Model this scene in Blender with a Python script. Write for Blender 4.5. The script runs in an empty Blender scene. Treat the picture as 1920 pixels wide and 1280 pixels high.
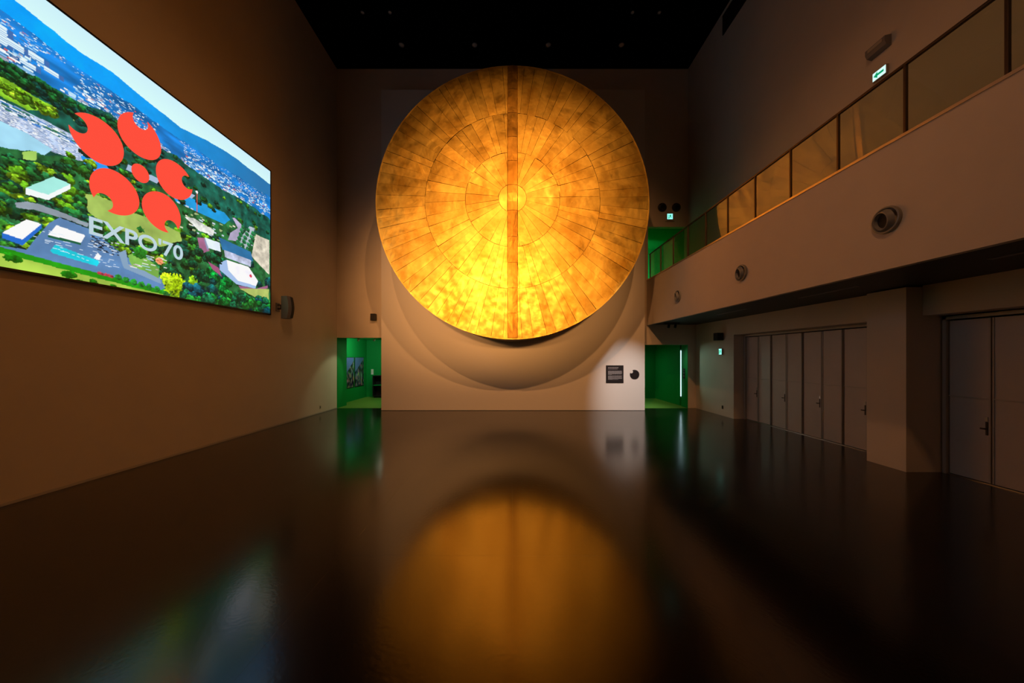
import bpy, bmesh, math, random
import numpy as np
from mathutils import Vector, Matrix

random.seed(7)
S = bpy.context.scene
C = S.collection
PI = math.pi

# ------------------------------------------------------------------ camera
H = 2.1                      # eye height, metres
cd = bpy.data.cameras.new('camera'); cam = bpy.data.objects.new('camera', cd); C.objects.link(cam)
cam.location = (0, 0, H); cam.rotation_euler = (PI/2, 0, 0)
cd.sensor_width = 36; cd.lens = 12.0
cd.shift_x = -1/1920; cd.shift_y = 28/1920
cd.clip_start = .05; cd.clip_end = 100
S.camera = cam

# ------------------------------------------------------------------ world, exposure
w = bpy.data.worlds.new('world'); S.world = w; w.use_nodes = True
w.node_tree.nodes['Background'].inputs[0].default_value = (0.0, 0.0, 0.0, 1)
S.view_settings.view_transform = 'Standard'; S.view_settings.look = 'None'
S.view_settings.gamma = 1; S.view_settings.use_curve_mapping = False
S.view_settings.exposure = 0.0

# ------------------------------------------------------------------ lights of the hall, and added fills
def spot(name, loc, target, power, col, angle, blend=.6, size=.15):
    l = bpy.data.lights.new(name, 'SPOT'); l.energy = power; l.color = col
    l.spot_size = math.radians(angle); l.spot_blend = blend; l.shadow_soft_size = size
    o = bpy.data.objects.new(name, l); C.objects.link(o); o.location = loc
    o.rotation_euler = (Vector(target)-Vector(loc)).to_track_quat('-Z', 'Y').to_euler()
    return o
def area(name, loc, target, power, col, sx, sy):
    l = bpy.data.lights.new(name, 'AREA'); l.shape = 'RECTANGLE'; l.size = sx; l.size_y = sy
    l.energy = power; l.color = col
    o = bpy.data.objects.new(name, l); C.objects.link(o); o.location = loc
    o.rotation_euler = (Vector(target)-Vector(loc)).to_track_quat('-Z', 'Y').to_euler()
    return o
WARM = (1, .50, .18)
# high spots near the ceiling above the viewer: they throw the soft arcs under the disc
spot('ceiling_spot', (-2.6, -1.6, 13.2), (0, 11, 5.4), 3300, (1, .42, .13), 50, 1, .10)
spot('ceiling_spot', (2.6, -1.6, 13.2), (0, 11, 5.4), 3300, (1, .42, .13), 50, 1, .10)
# low projectors at the rear of the hall aimed at the lower half
for x in (-6.2, -2.2, 2.2, 6.2):
    spot('rear_spot', (x, -4.5, 4.4), (x*.50, 12, 4.8), 5600, (1, .43, .12), 28, 1, .35)
# small white spot on the two signs
spot('sign_spot', (3.3, 8.4, 6.8), (4.62, 13.24, .45), 1750, (1, .96, .93), 27, 1, .08)
# added warm fill from the rear to lift the room, not a hall lamp
area('rear_fill', (0, -6.6, 4.6), (0, 10, 3.4), 8, (1, .50, .22), 5, 1.5)
# added high fills, in place of the disc's bounce on balcony front and left wall
spot('side_fill', (-1.2, 0, 13.4), (5.5, 7.5, 4.0), 700, (1, .44, .16), 50, 1, .3)
spot('side_fill', (1.0, 0, 13.4), (-7.1, 8.0, 3.0), 640, (1, .44, .15), 50, 1, .3)
# light spilling out of the two ground-floor passages
spot('passage_spill', (-5.4, 14.8, 2.75), (-7.13, 13.45, 1.1), 40, (.85, 1, .55), 46, .5, .05)
spot('passage_spill', (5.7, 15.0, 2.45), (7.45, 12.9, 1.5), 40, (.6, 1, .8), 50, .8, .1)
# green passages behind the three openings
spot('passage_spot', (-6.4, 15.2, 2.75), (-7.6, 16.7, 2.3), 60, (.9, 1, .85), 110, .9, .05)
area('passage_lamp', (-5.6, 15.6, 2.8), (-5.8, 15.6, 0), 18, (.95, 1, .7), .8, .8)
area('passage_lamp', (5.3, 16.2, 2.5), (5.4, 16.0, 0), 9, (.75, 1, .8), .4, .4)
area('gallery_lamp', (6.0, 15.6, 5.9), (5.7, 17, 6.0), 26, (.8, 1, .8), .5, .5)

# ------------------------------------------------------------------ helpers
def mat(name, col, rough=.6, metal=0, spec=.5, emit=None, estr=0, bump=0, bscale=20, vary=0, vscale=3):
    m = bpy.data.materials.new(name); m.use_nodes = True; nt = m.node_tree; N = nt.nodes; L = nt.links
    b = N['Principled BSDF']
    b.inputs['Base Color'].default_value = (*col, 1); b.inputs['Roughness'].default_value = rough
    b.inputs['Metallic'].default_value = metal; b.inputs['Specular IOR Level'].default_value = spec
    if emit: b.inputs['Emission Color'].default_value = (*emit, 1); b.inputs['Emission Strength'].default_value = estr
    tc = None
    if bump or vary: tc = N.new('ShaderNodeTexCoord')
    if vary:
        n = N.new('ShaderNodeTexNoise'); n.inputs['Scale'].default_value = vscale; n.inputs['Detail'].default_value = 5
        L.new(tc.outputs['Object'], n.inputs['Vector'])
        r = N.new('ShaderNodeValToRGB')
        r.color_ramp.elements[0].position = .3; r.color_ramp.elements[1].position = .7
        r.color_ramp.elements[0].color = (*[c*(1-vary) for c in col], 1)
        r.color_ramp.elements[1].color = (*[min(1, c*(1+vary)) for c in col], 1)
        L.new(n.outputs['Fac'], r.inputs[0]); L.new(r.outputs[0], b.inputs['Base Color'])
    if bump:
        n = N.new('ShaderNodeTexNoise'); n.inputs['Scale'].default_value = bscale; n.inputs['Detail'].default_value = 4
        L.new(tc.outputs['Object'], n.inputs['Vector'])
        bp = N.new('ShaderNodeBump'); bp.inputs['Strength'].default_value = bump; bp.inputs['Distance'].default_value = .02
        L.new(n.outputs['Fac'], bp.inputs['Height']); L.new(bp.outputs[0], b.inputs['Normal'])
    return m

def wloc(o):
    v = Vector((0, 0, 0))
    while o: v += o.location; o = o.parent
    return v
def obj(name, bm, m, parent=None, loc=None, smooth=False):
    """link a bmesh given in world coordinates as one object; its origin sits at loc (or at its parent)"""
    me = bpy.data.meshes.new(name)
    base = wloc(parent) if parent else Vector((0, 0, 0))
    org = Vector(loc) if loc is not None else base
    bmesh.ops.translate(bm, verts=bm.verts, vec=-org)
    bmesh.ops.recalc_face_normals(bm, faces=bm.faces)
    if smooth:
        for f in bm.faces: f.smooth = True
    bm.to_mesh(me); bm.free()
    for mm in (m if isinstance(m, (list, tuple)) else [m]): me.materials.append(mm)
    o = bpy.data.objects.new(name, me); C.objects.link(o)
    if parent: o.parent = parent
    o.location = org-base
    if smooth and hasattr(me, 'set_sharp_from_angle'): me.set_sharp_from_angle(angle=math.radians(40))
    return o
def tag(o, label, cat, group=None):
    o['label'] = label; o['category'] = cat
    if group: o['group'] = group
    return o
def thing(name, label, cat, loc, group=None):
    o = bpy.data.objects.new(name, None); C.objects.link(o); o.location = loc; o.empty_display_size = .1
    return tag(o, label, cat, group)
def struct(o): o['kind'] = 'structure'; return o
def sempty(name, loc):
    o = bpy.data.objects.new(name, None); C.objects.link(o); o.location = loc; return struct(o)
def copy_tree(o, loc=None, parent=None):
    c = o.copy(); C.objects.link(c)
    if parent: c.parent = parent
    if loc is not None: c.location = loc
    for ch in list(o.children): copy_tree(ch, None, c)
    return c

def box(bm, x0, x1, y0, y1, z0, z1, bev=0):
    r = bmesh.ops.create_cube(bm, size=1)
    vs = r['verts']
    for v in vs:
        v.co = Vector(((x0+x1)/2+v.co.x*(x1-x0), (y0+y1)/2+v.co.y*(y1-y0), (z0+z1)/2+v.co.z*(z1-z0)))
    if bev:
        es = list({e for v in vs for e in v.link_edges})
        bmesh.ops.bevel(bm, geom=es, offset=bev, segments=2, affect='EDGES', profile=.5)
def B(*boxes, bev=0):
    bm = bmesh.new()
    for b in boxes: box(bm, *b, bev=bev)
    return bm
def lathe(bm, prof, axis, origin, n=40, closed=False):
    """prof: (radius, distance along axis)"""
    axis = Vector(axis).normalized(); q = axis.to_track_quat('Z', 'Y'); rings = []
    for r, t in prof:
        rings.append([bm.verts.new(Vector(origin)+q @ Vector((r*math.cos(2*PI*k/n), r*math.sin(2*PI*k/n), t))) for k in range(n)] if r > 1e-6
                     else [bm.verts.new(Vector(origin)+q @ Vector((0, 0, t)))])
    for a, b in zip(rings, rings[1:]):
        for k in range(n):
            k2 = (k+1) % n
            if len(a) == 1: bm.faces.new((a[0], b[k], b[k2]))
            elif len(b) == 1: bm.faces.new((a[k], a[k2], b[0]))
            else: bm.faces.new((a[k], a[k2], b[k2], b[k]))
def flat_poly(bm, pts, thick, axis):
    """extruded polygon; pts are 3-D, axis is thickness direction"""
    a = [bm.verts.new(Vector(p)) for p in pts]; b = [bm.verts.new(Vector(p)+Vector(axis)*thick) for p in pts]
    bm.faces.new(a); bm.faces.new(b[::-1]); n = len(a)
    for k in range(n): bm.faces.new((a[k], a[(k+1) % n], b[(k+1) % n], b[k]))

# ------------------------------------------------------------------ materials
M = {}
M['wall'] = mat('painted_wall', (.72, .63, .53), .75, spec=.2, vary=.03, vscale=1.2)
M['panel'] = mat('painted_panel', (.74, .70, .66), .8, spec=.2)
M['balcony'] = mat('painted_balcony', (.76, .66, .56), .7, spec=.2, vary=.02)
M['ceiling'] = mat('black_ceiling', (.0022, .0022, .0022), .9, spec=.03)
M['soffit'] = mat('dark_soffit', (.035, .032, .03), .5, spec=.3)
M['green'] = mat('green_paint', (.004, .30, .055), .6, spec=.2)
M['carpet'] = mat('green_carpet', (.12, .34, .05), .7, spec=.2, bump=.2, bscale=120)
M['black'] = mat('black_plastic', (.012, .012, .013), .45)
M['grille'] = mat('speaker_cloth', (.03, .03, .032), .8, bump=.4, bscale=300)
M['greyplastic'] = mat('grey_plastic', (.22, .21, .22), .5)
M['beige'] = mat('beige_plastic', (.45, .40, .34), .5)
M['dark_metal'] = mat('dark_metal', (.08, .06, .045), .4, metal=.7)
M['bronze'] = mat('bronze_post', (.13, .09, .06), .4, metal=.8)
M['steel'] = mat('steel', (.55, .53, .5), .3, metal=1)
M['coping'] = mat('coping_metal', (.85, .70, .48), .4, metal=.8)
M['door'] = mat('door_paint', (.66, .58, .53), .45, spec=.4, vary=.03, vscale=2)
M['doorframe'] = mat('door_frame_paint', (.55, .50, .45), .4)
M['gap'] = mat('dark_gap', (.02, .018, .016), .8)
M['ventdark'] = mat('vent_dark', (.06, .055, .05), .4)
M['nozzle'] = mat('nozzle_grey', (.30, .29, .27), .4)
M['white_em'] = mat('lit_white', (.8, .9, .9), .5, emit=(.62, 1, .95), estr=1.0)
M['green_em'] = mat('lit_green', (0, .4, .2), .5, emit=(.0, .36, .16), estr=.8)
M['cyan_em'] = mat('lit_cyan', (.1, .7, .6), .5, emit=(.30, .95, .85), estr=1.2)
M['strip'] = mat('lit_slot', (.8, .9, 1), .5, emit=(.62, .92, 1), estr=3.0)
M['signblack'] = mat('sign_black', (.012, .009, .01), .5)
M['signtext'] = mat('sign_text', (.42, .40, .41), .6)
M['lampglass'] = mat('lamp_glass', (.8, .7, .6), .25, spec=.8)
M['paper'] = mat('switch_white', (.8, .8, .75), .5)

# polished dark floor: lacquer over a dark brown sheet, faint seams and ripple
m = mat('polished_floor', (.010, .0065, .005), .2); M['floor'] = m
nt = m.node_tree; N = nt.nodes; L = nt.links; b = N['Principled BSDF']
b.inputs['IOR'].default_value = 1.75; b.inputs['Specular IOR Level'].default_value = .5
tc = N.new('ShaderNodeTexCoord')
n = N.new('ShaderNodeTexNoise'); n.inputs['Scale'].default_value = .9; n.inputs['Detail'].default_value = 6
L.new(tc.outputs['Object'], n.inputs['Vector'])
r = N.new('ShaderNodeMapRange'); r.inputs['To Min'].default_value = .13; r.inputs['To Max'].default_value = .20
L.new(n.outputs['Fac'], r.inputs['Value']); L.new(r.outputs[0], b.inputs['Roughness'])
n2 = N.new('ShaderNodeTexNoise'); n2.inputs['Scale'].default_value = 28; n2.inputs['Detail'].default_value = 3
L.new(tc.outputs['Object'], n2.inputs['Vector'])
br = N.new('ShaderNodeTexBrick'); br.inputs['Scale'].default_value = 1; br.inputs['Brick Width'].default_value = 1.8
br.inputs['Row Height'].default_value = 1.8; br.offset = 0; br.inputs['Mortar Size'].default_value = .004
br.inputs['Color1'].default_value = (1, 1, 1, 1); br.inputs['Color2'].default_value = (1, 1, 1, 1); br.inputs['Mortar'].default_value = (0, 0, 0, 1)
L.new(tc.outputs['Object'], br.inputs['Vector'])
b1 = N.new('ShaderNodeBump'); b1.inputs['Strength'].default_value = .12; b1.inputs['Distance'].default_value = .004
L.new(n2.outputs['Fac'], b1.inputs['Height'])
b2 = N.new('ShaderNodeBump'); b2.inputs['Strength'].default_value = .3; b2.inputs['Distance'].default_value = .002
L.new(br.outputs['Color'], b2.inputs['Height']); L.new(b1.outputs[0], b2.inputs['Normal']); L.new(b2.outputs[0], b.inputs['Normal'])

# gilded sheet metal, hammered and stained
def gold(name, col, dark, rlo, rhi):
    m = mat(name, col, .35, metal=1); nt = m.node_tree; N = nt.nodes; L = nt.links; b = N['Principled BSDF']
    tc = N.new('ShaderNodeTexCoord')
    n = N.new('ShaderNodeTexNoise'); n.inputs['Scale'].default_value = 1.3; n.inputs['Detail'].default_value = 8; n.inputs['Roughness'].default_value = .65
    L.new(tc.outputs['Object'], n.inputs['Vector'])
    r = N.new('ShaderNodeValToRGB'); e = r.color_ramp.elements
    e[0].position = .33; e[0].color = (*dark, 1); e[1].position = .62; e[1].color = (*col, 1)
    L.new(n.outputs['Fac'], r.inputs[0])
    oi = N.new('ShaderNodeObjectInfo'); mr = N.new('ShaderNodeMapRange'); mr.inputs['To Min'].default_value = .78; mr.inputs['To Max'].default_value = 1.08
    L.new(oi.outputs['Random'], mr.inputs['Value'])
    mx = N.new('ShaderNodeVectorMath'); mx.operation = 'SCALE'
    L.new(r.outputs[0], mx.inputs[0]); L.new(mr.outputs[0], mx.inputs['Scale']); L.new(mx.outputs[0], b.inputs['Base Color'])
    n3 = N.new('ShaderNodeTexNoise'); n3.inputs['Scale'].default_value = 5; n3.inputs['Detail'].default_value = 6
    L.new(tc.outputs['Object'], n3.inputs['Vector'])
    rr = N.new('ShaderNodeMapRange'); rr.inputs['From Min'].default_value = .3; rr.inputs['From Max'].default_value = .7
    rr.inputs['To Min'].default_value = rlo; rr.inputs['To Max'].default_value = rhi
    L.new(n3.outputs['Fac'], rr.inputs['Value']); L.new(rr.outputs[0], b.inputs['Roughness'])
    n2 = N.new('ShaderNodeTexNoise'); n2.inputs['Scale'].default_value = 1.1; n2.inputs['Detail'].default_value = 4
    n2.inputs['Distortion'].default_value = .6
    L.new(tc.outputs['Object'], n2.inputs['Vector'])
    bp = N.new('ShaderNodeBump'); bp.inputs['Strength'].default_value = .6; bp.inputs['Distance'].default_value = .05
    L.new(n2.outputs['Fac'], bp.inputs['Height'])
    L.new(bp.outputs[0], b.inputs['Normal'])
    return m
M['gold'] = gold('gilded_sheet', (.88, .64, .13), (.52, .31, .04), .38, .62)
M['goldrib'] = gold('gilded_rib', (.8, .48, .08), (.50, .26, .03), .34, .5)
M['goldback'] = mat('disc_backing', (.10, .045, .01), .6, metal=.6)
M['drum'] = mat('dark_drum', (.035, .022, .014), .6)

# clear railing glass
m = bpy.data.materials.new('railing_glass'); m.use_nodes = True; nt = m.node_tree; N = nt.nodes; L = nt.links
for x in list(N): N.remove(x)
out = N.new('ShaderNodeOutputMaterial'); tr = N.new('ShaderNodeBsdfTransparent'); tr.inputs[0].default_value = (.86, .91, .82, 1)
gl = N.new('ShaderNodeBsdfGlossy'); gl.inputs['Roughness'].default_value = .02
fr = N.new('ShaderNodeFresnel'); fr.inputs['IOR'].default_value = 1.52
ge = N.new('ShaderNodeNewGeometry'); inv = N.new('ShaderNodeMath'); inv.operation = 'SUBTRACT'; inv.use_clamp = False; inv.inputs[0].default_value = 1; L.new(ge.outputs['Backfacing'], inv.inputs[1])
db = N.new('ShaderNodeMath'); db.operation = 'MULTIPLY'; db.inputs[1].default_value = 1.9; L.new(inv.outputs[0], db.inputs[0])
mu = N.new('ShaderNodeMath'); mu.operation = 'MULTIPLY'; L.new(fr.outputs[0], mu.inputs[0]); L.new(db.outputs[0], mu.inputs[1]); mu.use_clamp = True   # reflect once, on the entering face
mx = N.new('ShaderNodeMixShader'); L.new(mu.outputs[0], mx.inputs[0]); L.new(tr.outputs[0], mx.inputs[1]); L.new(gl.outputs[0], mx.inputs[2])
L.new(mx.outputs[0], out.inputs[0]); M['glass'] = m

# ------------------------------------------------------------------ the room
XL, XR, XU, YF, YB, ZC = -7.13, 7.45, 7.13, 13.86, -7.0, 13.77
struct(obj('floor', B((-7.6, 8.4, YB-.2, YF, -.2, 0)), M['floor']))
struct(obj('ceiling', B((-7.4, 9.4, YB-.2, YF+.2, ZC, ZC+.2)), M['ceiling']))
struct(obj('wall_left', B((XL-.2, XL, YB, YF, 0, ZC)), M['wall']))
struct(obj('wall_back', B((-7.4, 9.4, YB-.2, YB, 0, ZC)), M['wall']))
struct(obj('wall_front', B((XL-.2, -5.0, YF, YF+.2, 2.86, ZC), (-5.0, 5.3, YF, YF+.2, 0, ZC),
    (5.3, 8.4, YF, YF+.2, 2.576, 5.02), (7.12, 8.4, YF, YF+.2, 0, 2.576), (5.3, 5.5, YF, YF+.2, 5.02, 7.36),
    (7.07, 9.4, YF, YF+.2, 5.02, 7.36), (5.3, 9.4, YF, YF+.2, 7.36, ZC)), M['wall']))
struct(obj('wall_center', B((-5.09, 5.13, 13.24, YF-.001, .012, 12.44)), M['panel']))
struct(obj('trim_1', B((-5.09, 5.13, 13.25, YF, 0, .012)), M['gap']))
struct(obj('baseboard_left', B((XL, XL+.006, YB, YF, .004, .045)), M['doorframe']))
# right wall under the balcony: face at XR, the two openings hold the folding doors
struct(obj('wall_right', B((XR, XR+.5, 11.5, YF, 0, 3.4), (XR, XR+.5, 6.55, 11.5, 2.83, 3.4), (XR, XR+.5, -.6, 6.2, 2.84, 3.4),
    (8.05, 8.2, -.6, 11.5, 0, 3.4), (XR, XR+.5, YB, -.6, 0, 3.4)), M['wall']))
struct(obj('wall_right_pier', B((7.15, 8.05, 6.2, 6.89, 0, 3.36)), M['wall']))
struct(obj('wall_right_upper', B((XU, XU+.2, YB, YF, 5.0, ZC)), M['wall']))
# balcony
bal = sempty('balcony', (5.45, 3, 3.367))
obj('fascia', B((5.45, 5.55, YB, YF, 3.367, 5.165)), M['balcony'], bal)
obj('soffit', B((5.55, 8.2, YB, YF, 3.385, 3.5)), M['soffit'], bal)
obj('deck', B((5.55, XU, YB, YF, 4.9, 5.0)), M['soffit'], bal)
obj('coping', B((5.435, 5.585, YB, YF-.01, 5.165, 5.205)), M['coping'], bal)
for y0 in (9.2, 6.2, 3.2):       # long flush slots in the soffit
    obj('soffit_slot', B((6.25, 6.33, y0, y0+1.3, 3.375, 3.39)), M['greyplastic'], bal)

# ---- left green passage
G = M['green']
struct(obj('wall_left_passage', B((XL-.2, XL, YF+.2, 14.67, 0, 2.95), (-7.77, -7.57, 14.67, 17.9, 0, 2.95), (-7.57, XL-.2, 14.52, 14.67, 0, 2.95),
      (-7.57, -4.6, 17.7, 17.9, 0, 2.95), (-4.6, -4.4, YF+.2, 17.9, 0, 2.95)), G))
struct(obj('ceiling_passage', B((-7.77, -4.4, YF+.2, 17.9, 2.95, 3.05)), G))
struct(obj('floor_left_passage', B((-7.77, -4.4, YF, 17.9, -.2, .003)), M['carpet']))
struct(obj('door_3', B((XL, XL+.012, YF, YF+.2, 0, 2.86), (-5.012, -5.0, YF, YF+.2, 0, 2.86)), G))
# ---- right green passage
struct(obj('wall_right_passage', B((7.12, 7.32, YF+.2, 14.4, 0, 2.95), (7.16, 7.9, 14.62, 17.3, 0, 2.95),
      (5.0, 7.2, 17.1, 17.3, 0, 2.95), (4.6, 4.8, YF+.2, 17.3, 0, 2.95)), G))
struct(obj('ceiling_passage', B((4.6, 7.9, YF+.2, 17.3, 2.95, 3.05)), G))
struct(obj('floor_right_passage', B((4.6, 7.9, YF, 17.3, -.2, .003)), M['carpet']))
struct(obj('door_4', B((7.108, 7.12, YF, YF+.2, 0, 2.576)), G))
# ---- upper green room on the gallery level
struct(obj('wall_upper_passage', B((5.0, 5.2, YF+.2, 17, 5.0, 7.6), (5.0, 8, 17, 17.2, 5.0, 7.6), (7.6, 7.8, YF+.2, 17, 5.0, 7.6)), G))
struct(obj('ceiling_upper_passage', B((5.0, 8, YF+.2, 17.2, 7.45, 7.6)), G))
struct(obj('floor_upper_passage', B((5.0, 8, YF+.2, 17.2, 4.85, 5.0)), M['carpet']))

# ------------------------------------------------------------------ the gilded disc
DC = Vector((0, 11.0, 7.06)); R = 4.40
disc = thing('gilded_wall_disc', 'huge round gilded sheet-metal wall relief lit warm, hung on the pale partition', 'wall relief', DC)
CONE = .34
def face(r):                     # distance of the skin in front of the rim plane
    t = r/R
    return CONE*(1-t) - .02*math.sin(PI*t)
bm = bmesh.new()
lathe(bm, [(0, -face(0)+.05)]+[(R*k/10, -face(R*k/10)+.05) for k in range(1, 10)]+[(R-.03, .05), (R-.03, .06), (0, .06)], (0, 1, 0), DC, 96)
obj('backing', bm, M['goldback'], disc, smooth=True)
bm = bmesh.new(); lathe(bm, [(0, .06), (R-.02, .06), (R-.02, 2.2), (0, 2.2)], (0, 1, 0), DC, 96)
obj('mounting_drum', bm, M['drum'], disc, smooth=True)
bm = bmesh.new(); lathe(bm, [(R-.03, .0), (R+.012, .0), (R+.012, .10), (R-.03, .10), (R-.03, 0)], (0, 1, 0), DC, 120)
obj('rim', bm, M['gold'], disc, smooth=True)
rs = random.Random(3)
def plate(a0, a1, r0, r1, na, nr):
    bm = bmesh.new(); off = rs.uniform(-.004, .008); tr = rs.uniform(-.012, .012); ta = rs.uniform(-.004, .004); pil = rs.uniform(.0, .0025)
    front = []; back = []
    for i in range(nr+1):
        u = i/nr; r = r0+(r1-r0)*u; rowf = []; rowb = []
        for j in range(na+1):
            v = j/na; a = a0+(a1-a0)*v
            d = face(r)+off+tr*(u-.5)*2+ta*(v-.5)*2+pil*(1-(2*u-1)**2)*(1-(2*v-1)**2)
            p = DC+Vector((r*math.sin(a), -d, r*math.cos(a)))
            rowf.append(bm.verts.new(p)); rowb.append(bm.verts.new(p+Vector((0, .03, 0))))
        front.append(rowf); back.append(rowb)
    for i in range(nr):
        for j in range(na):
            f = bm.faces.new((front[i][j], front[i][j+1], front[i+1][j+1], front[i+1][j])); f.smooth = True
    loop = [front[i][0] for i in range(nr+1)]+[front[nr][j] for j in range(1, na+1)]+[front[i][na] for i in range(nr-1, -1, -1)]+[front[0][j] for j in range(na-1, 0, -1)]
    for rw in back:
        for v in rw: bm.verts.remove(v)
    t = [bm.verts.new(v.co) for v in loop]; u_ = [bm.verts.new(v.co+Vector((0, .03, 0))) for v in loop]
    for k in range(len(t)): bm.faces.new((t[k], t[(k+1) % len(t)], u_[(k+1) % len(t)], u_[k]))
    return bm
rings = [(.985, .635, 74, 4), (.635, .34, 50, 4), (.34, .10, 26, 3)]
edge0 = 0
for q, (ro, ri, cnt, nr) in enumerate(rings):
    cuts = [2*PI*(k+.32*rs.uniform(-1, 1)*(.7))/cnt+q*.03 for k in range(cnt)]
    for k in range(cnt):
        a0 = cuts[k]; a1 = cuts[(k+1) % cnt]+(2*PI if k == cnt-1 else 0)
        g = .0032/(ro)/R*1.6
        jo = 0 if q == 0 else .006
        obj('sheet', plate(a0+g, a1-g, ri*R+.005, (R-.02 if q == 0 else ro*R-.005), 2, nr), M['gold'], disc)
bm = bmesh.new(); lathe(bm, [(0, -face(0)+.03)]+[(R*.0985*k/4, -face(R*.1*k/4)+.004) for k in range(1, 5)]+[(R*.0985, .0)], (0, 1, 0), DC, 32)
obj('hub_cap', bm, M['gold'], disc, smooth=True)
# plain straight cover strip over the vertical joint, in short lengths
segs = 11
for k in range(segs):
    z0 = -R+.03+(2*R-.06)*k/segs; z1 = -R+.03+(2*R-.06)*(k+1)/segs-.012
    bm = bmesh.new(); secs = []
    for s in range(4):
        z = z0+(z1-z0)*s/3; d = face(abs(z)); hw = .17
        pr = [(-hw, d-.01), (-hw+.02, d+.045), (0, d+.075), (hw-.02, d+.045), (hw, d-.01)]
        secs.append([bm.verts.new(DC+Vector((x, -y, z))) for x, y in pr])
    for a, c in zip(secs, secs[1:]):
        for i in range(4): bm.faces.new((a[i], a[i+1], c[i+1], c[i]))
    bm.faces.new(secs[0]); bm.faces.new(secs[-1])
    obj('cover_strip', bm, M['goldrib'], disc)

# ------------------------------------------------------------------ the LED screen on the left wall
SY0, SY1, SZ0, SZ1, SX = 2.57, 9.93, 3.34, 7.48, -7.05
scr = thing('video_wall', 'huge bright video screen on the left wall showing an aerial park view', 'screen', (XL+.001, (SY0+SY1)/2, SZ0))
obj('casing', B((XL+.001, SX-.004, SY0-.02, SY1+.02, SZ0-.02, SZ1+.02)), M['black'], scr)
obj('frame_edge', B((XL+.02, SX+.006, SY0-.035, SY0-.002, SZ0-.035, SZ1+.035), (XL+.02, SX+.006, SY1+.002, SY1+.035, SZ0-.035, SZ1+.035),
    (XL+.02, SX+.006, SY0-.002, SY1+.002, SZ0-.035, SZ0-.002), (XL+.02, SX+.006, SY0-.002, SY1+.002, SZ1+.002, SZ1+.035)), M['black'], scr)
# --- the picture shown, painted procedurally into a colour attribute
NY, NZ = 840, 470
gy = np.linspace(SY0, SY1, NY); gz = np.linspace(SZ0, SZ1, NZ)
YY, ZZ = np.meshgrid(gy, gz)              # rows = z
img = np.zeros((NZ, NY, 3)); rng = np.random.RandomState(5)
def P(px, py):                            # a point read off the photograph -> metres on the screen's plane
    Y = -SX*640/(961-px); return (Y, H+(668-py)*Y/640)
def vnoise(fy, fz, seed):
    rr = np.random.RandomState(seed); a = rr.rand(int(fz*6)+3, int(fy*9)+3)
    y = (YY-SY0)*fy; z = (ZZ-SZ0)*fz; yi = y.astype(int); zi = z.astype(int); fy_ = y-yi; fz_ = z-zi
    fy_ = fy_*fy_*(3-2*fy_); fz_ = fz_*fz_*(3-2*fz_)
    return (a[zi, yi]*(1-fy_)+a[zi, yi+1]*fy_)*(1-fz_)+(a[zi+1, yi]*(1-fy_)+a[zi+1, yi+1]*fy_)*fz_
def fbm(f, seed, ay=1, az=1):
    return (vnoise(f*ay, f*az, seed)+.5*vnoise(2*f*ay, 2*f*az, seed+1)+.25*vnoise(4*f*ay, 4*f*az, seed+2))/1.75
n_ff = .6*vnoise(30, 30, 81)+.4*vnoise(55, 55, 82); n_big = fbm(2.2, 11); n_fine = fbm(9, 21); n_mid = fbm(5, 31)
def inpoly(pts, wig=0):
    pts = [P(*p) for p in pts]
    y = YY+(n_fine-.5)*wig; z = ZZ+(n_mid-.5)*wig; m = np.zeros(YY.shape, bool); n = len(pts)
    for i in range(n):
        (x1, y1), (x2, y2) = pts[i], pts[(i+1) % n]
        if y1 == y2: continue
        c = ((y1 > z) != (y2 > z)) & (y < (x2-x1)*(z-y1)/(y2-y1)+x1); m ^= c
    return m
def fill(pts, col, var=.0, wig=0, tex=None):
    m = inpoly(pts, wig); c = np.array(col)/255.; t = (tex if tex is not None else n_mid)[m][:, None]
    img[m] = np.clip(c*(1+var*(t-.5)*2), 0, 1); return m
def blob(Y, Z, ry, rz, col, shade=.35):
    i0 = max(0, int((Z-rz-SZ0)/(SZ1-SZ0)*NZ)); i1 = min(NZ, int((Z+rz-SZ0)/(SZ1-SZ0)*NZ)+2)
    j0 = max(0, int((Y-ry-SY0)/(SY1-SY0)*NY)); j1 = min(NY, int((Y+ry-SY0)/(SY1-SY0)*NY)+2)
    if i1 <= i0 or j1 <= j0: return
    dy = (YY[i0:i1, j0:j1]-Y)/ry; dz = (ZZ[i0:i1, j0:j1]-Z)/rz
    wob = (n_fine[i0:i1, j0:j1]-.5)*.9+(n_ff[i0:i1, j0:j1]-.5)*1.3
    m = dy*dy+dz*dz < 1+wob
    f = 1+shade*(dz*.8-dy*.3)+(n_fine[i0:i1, j0:j1]-.5)*.5+(n_ff[i0:i1, j0:j1]-.5)*1.0
    img[i0:i1, j0:j1][m] = np.clip((np.array(col)/255.)[None, None, :]*f[:, :, None], 0, 1)[m]
def rect(Y, Z, ly, lz, col):
    i0 = int((Z-SZ0)/(SZ1-SZ0)*NZ); i1 = i0+max(1, int(round(lz/(SZ1-SZ0)*NZ)))
    j0 = int((Y-SY0)/(SY1-SY0)*NY); j1 = j0+max(1, int(round(ly/(SY1-SY0)*NY)))
    img[max(0, i0):max(0, min(NZ, i1)), max(0, j0):max(0, min(NY, j1))] = np.array(col)/255.
img[:] = np.array([196, 230, 250])/255.
img *= (1-.10*np.clip((ZZ-7.0), 0, 1))[:, :, None]
BL, BR = (-900, 2400), (506, 700)         # far corners below the frame (only bound the fills)
def below(line, col, **k): return fill(line+[(560, line[-1][1]+20), (560, 900), (-1500, 900), (-1500, line[0][1]-600)], col, **k)
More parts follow.
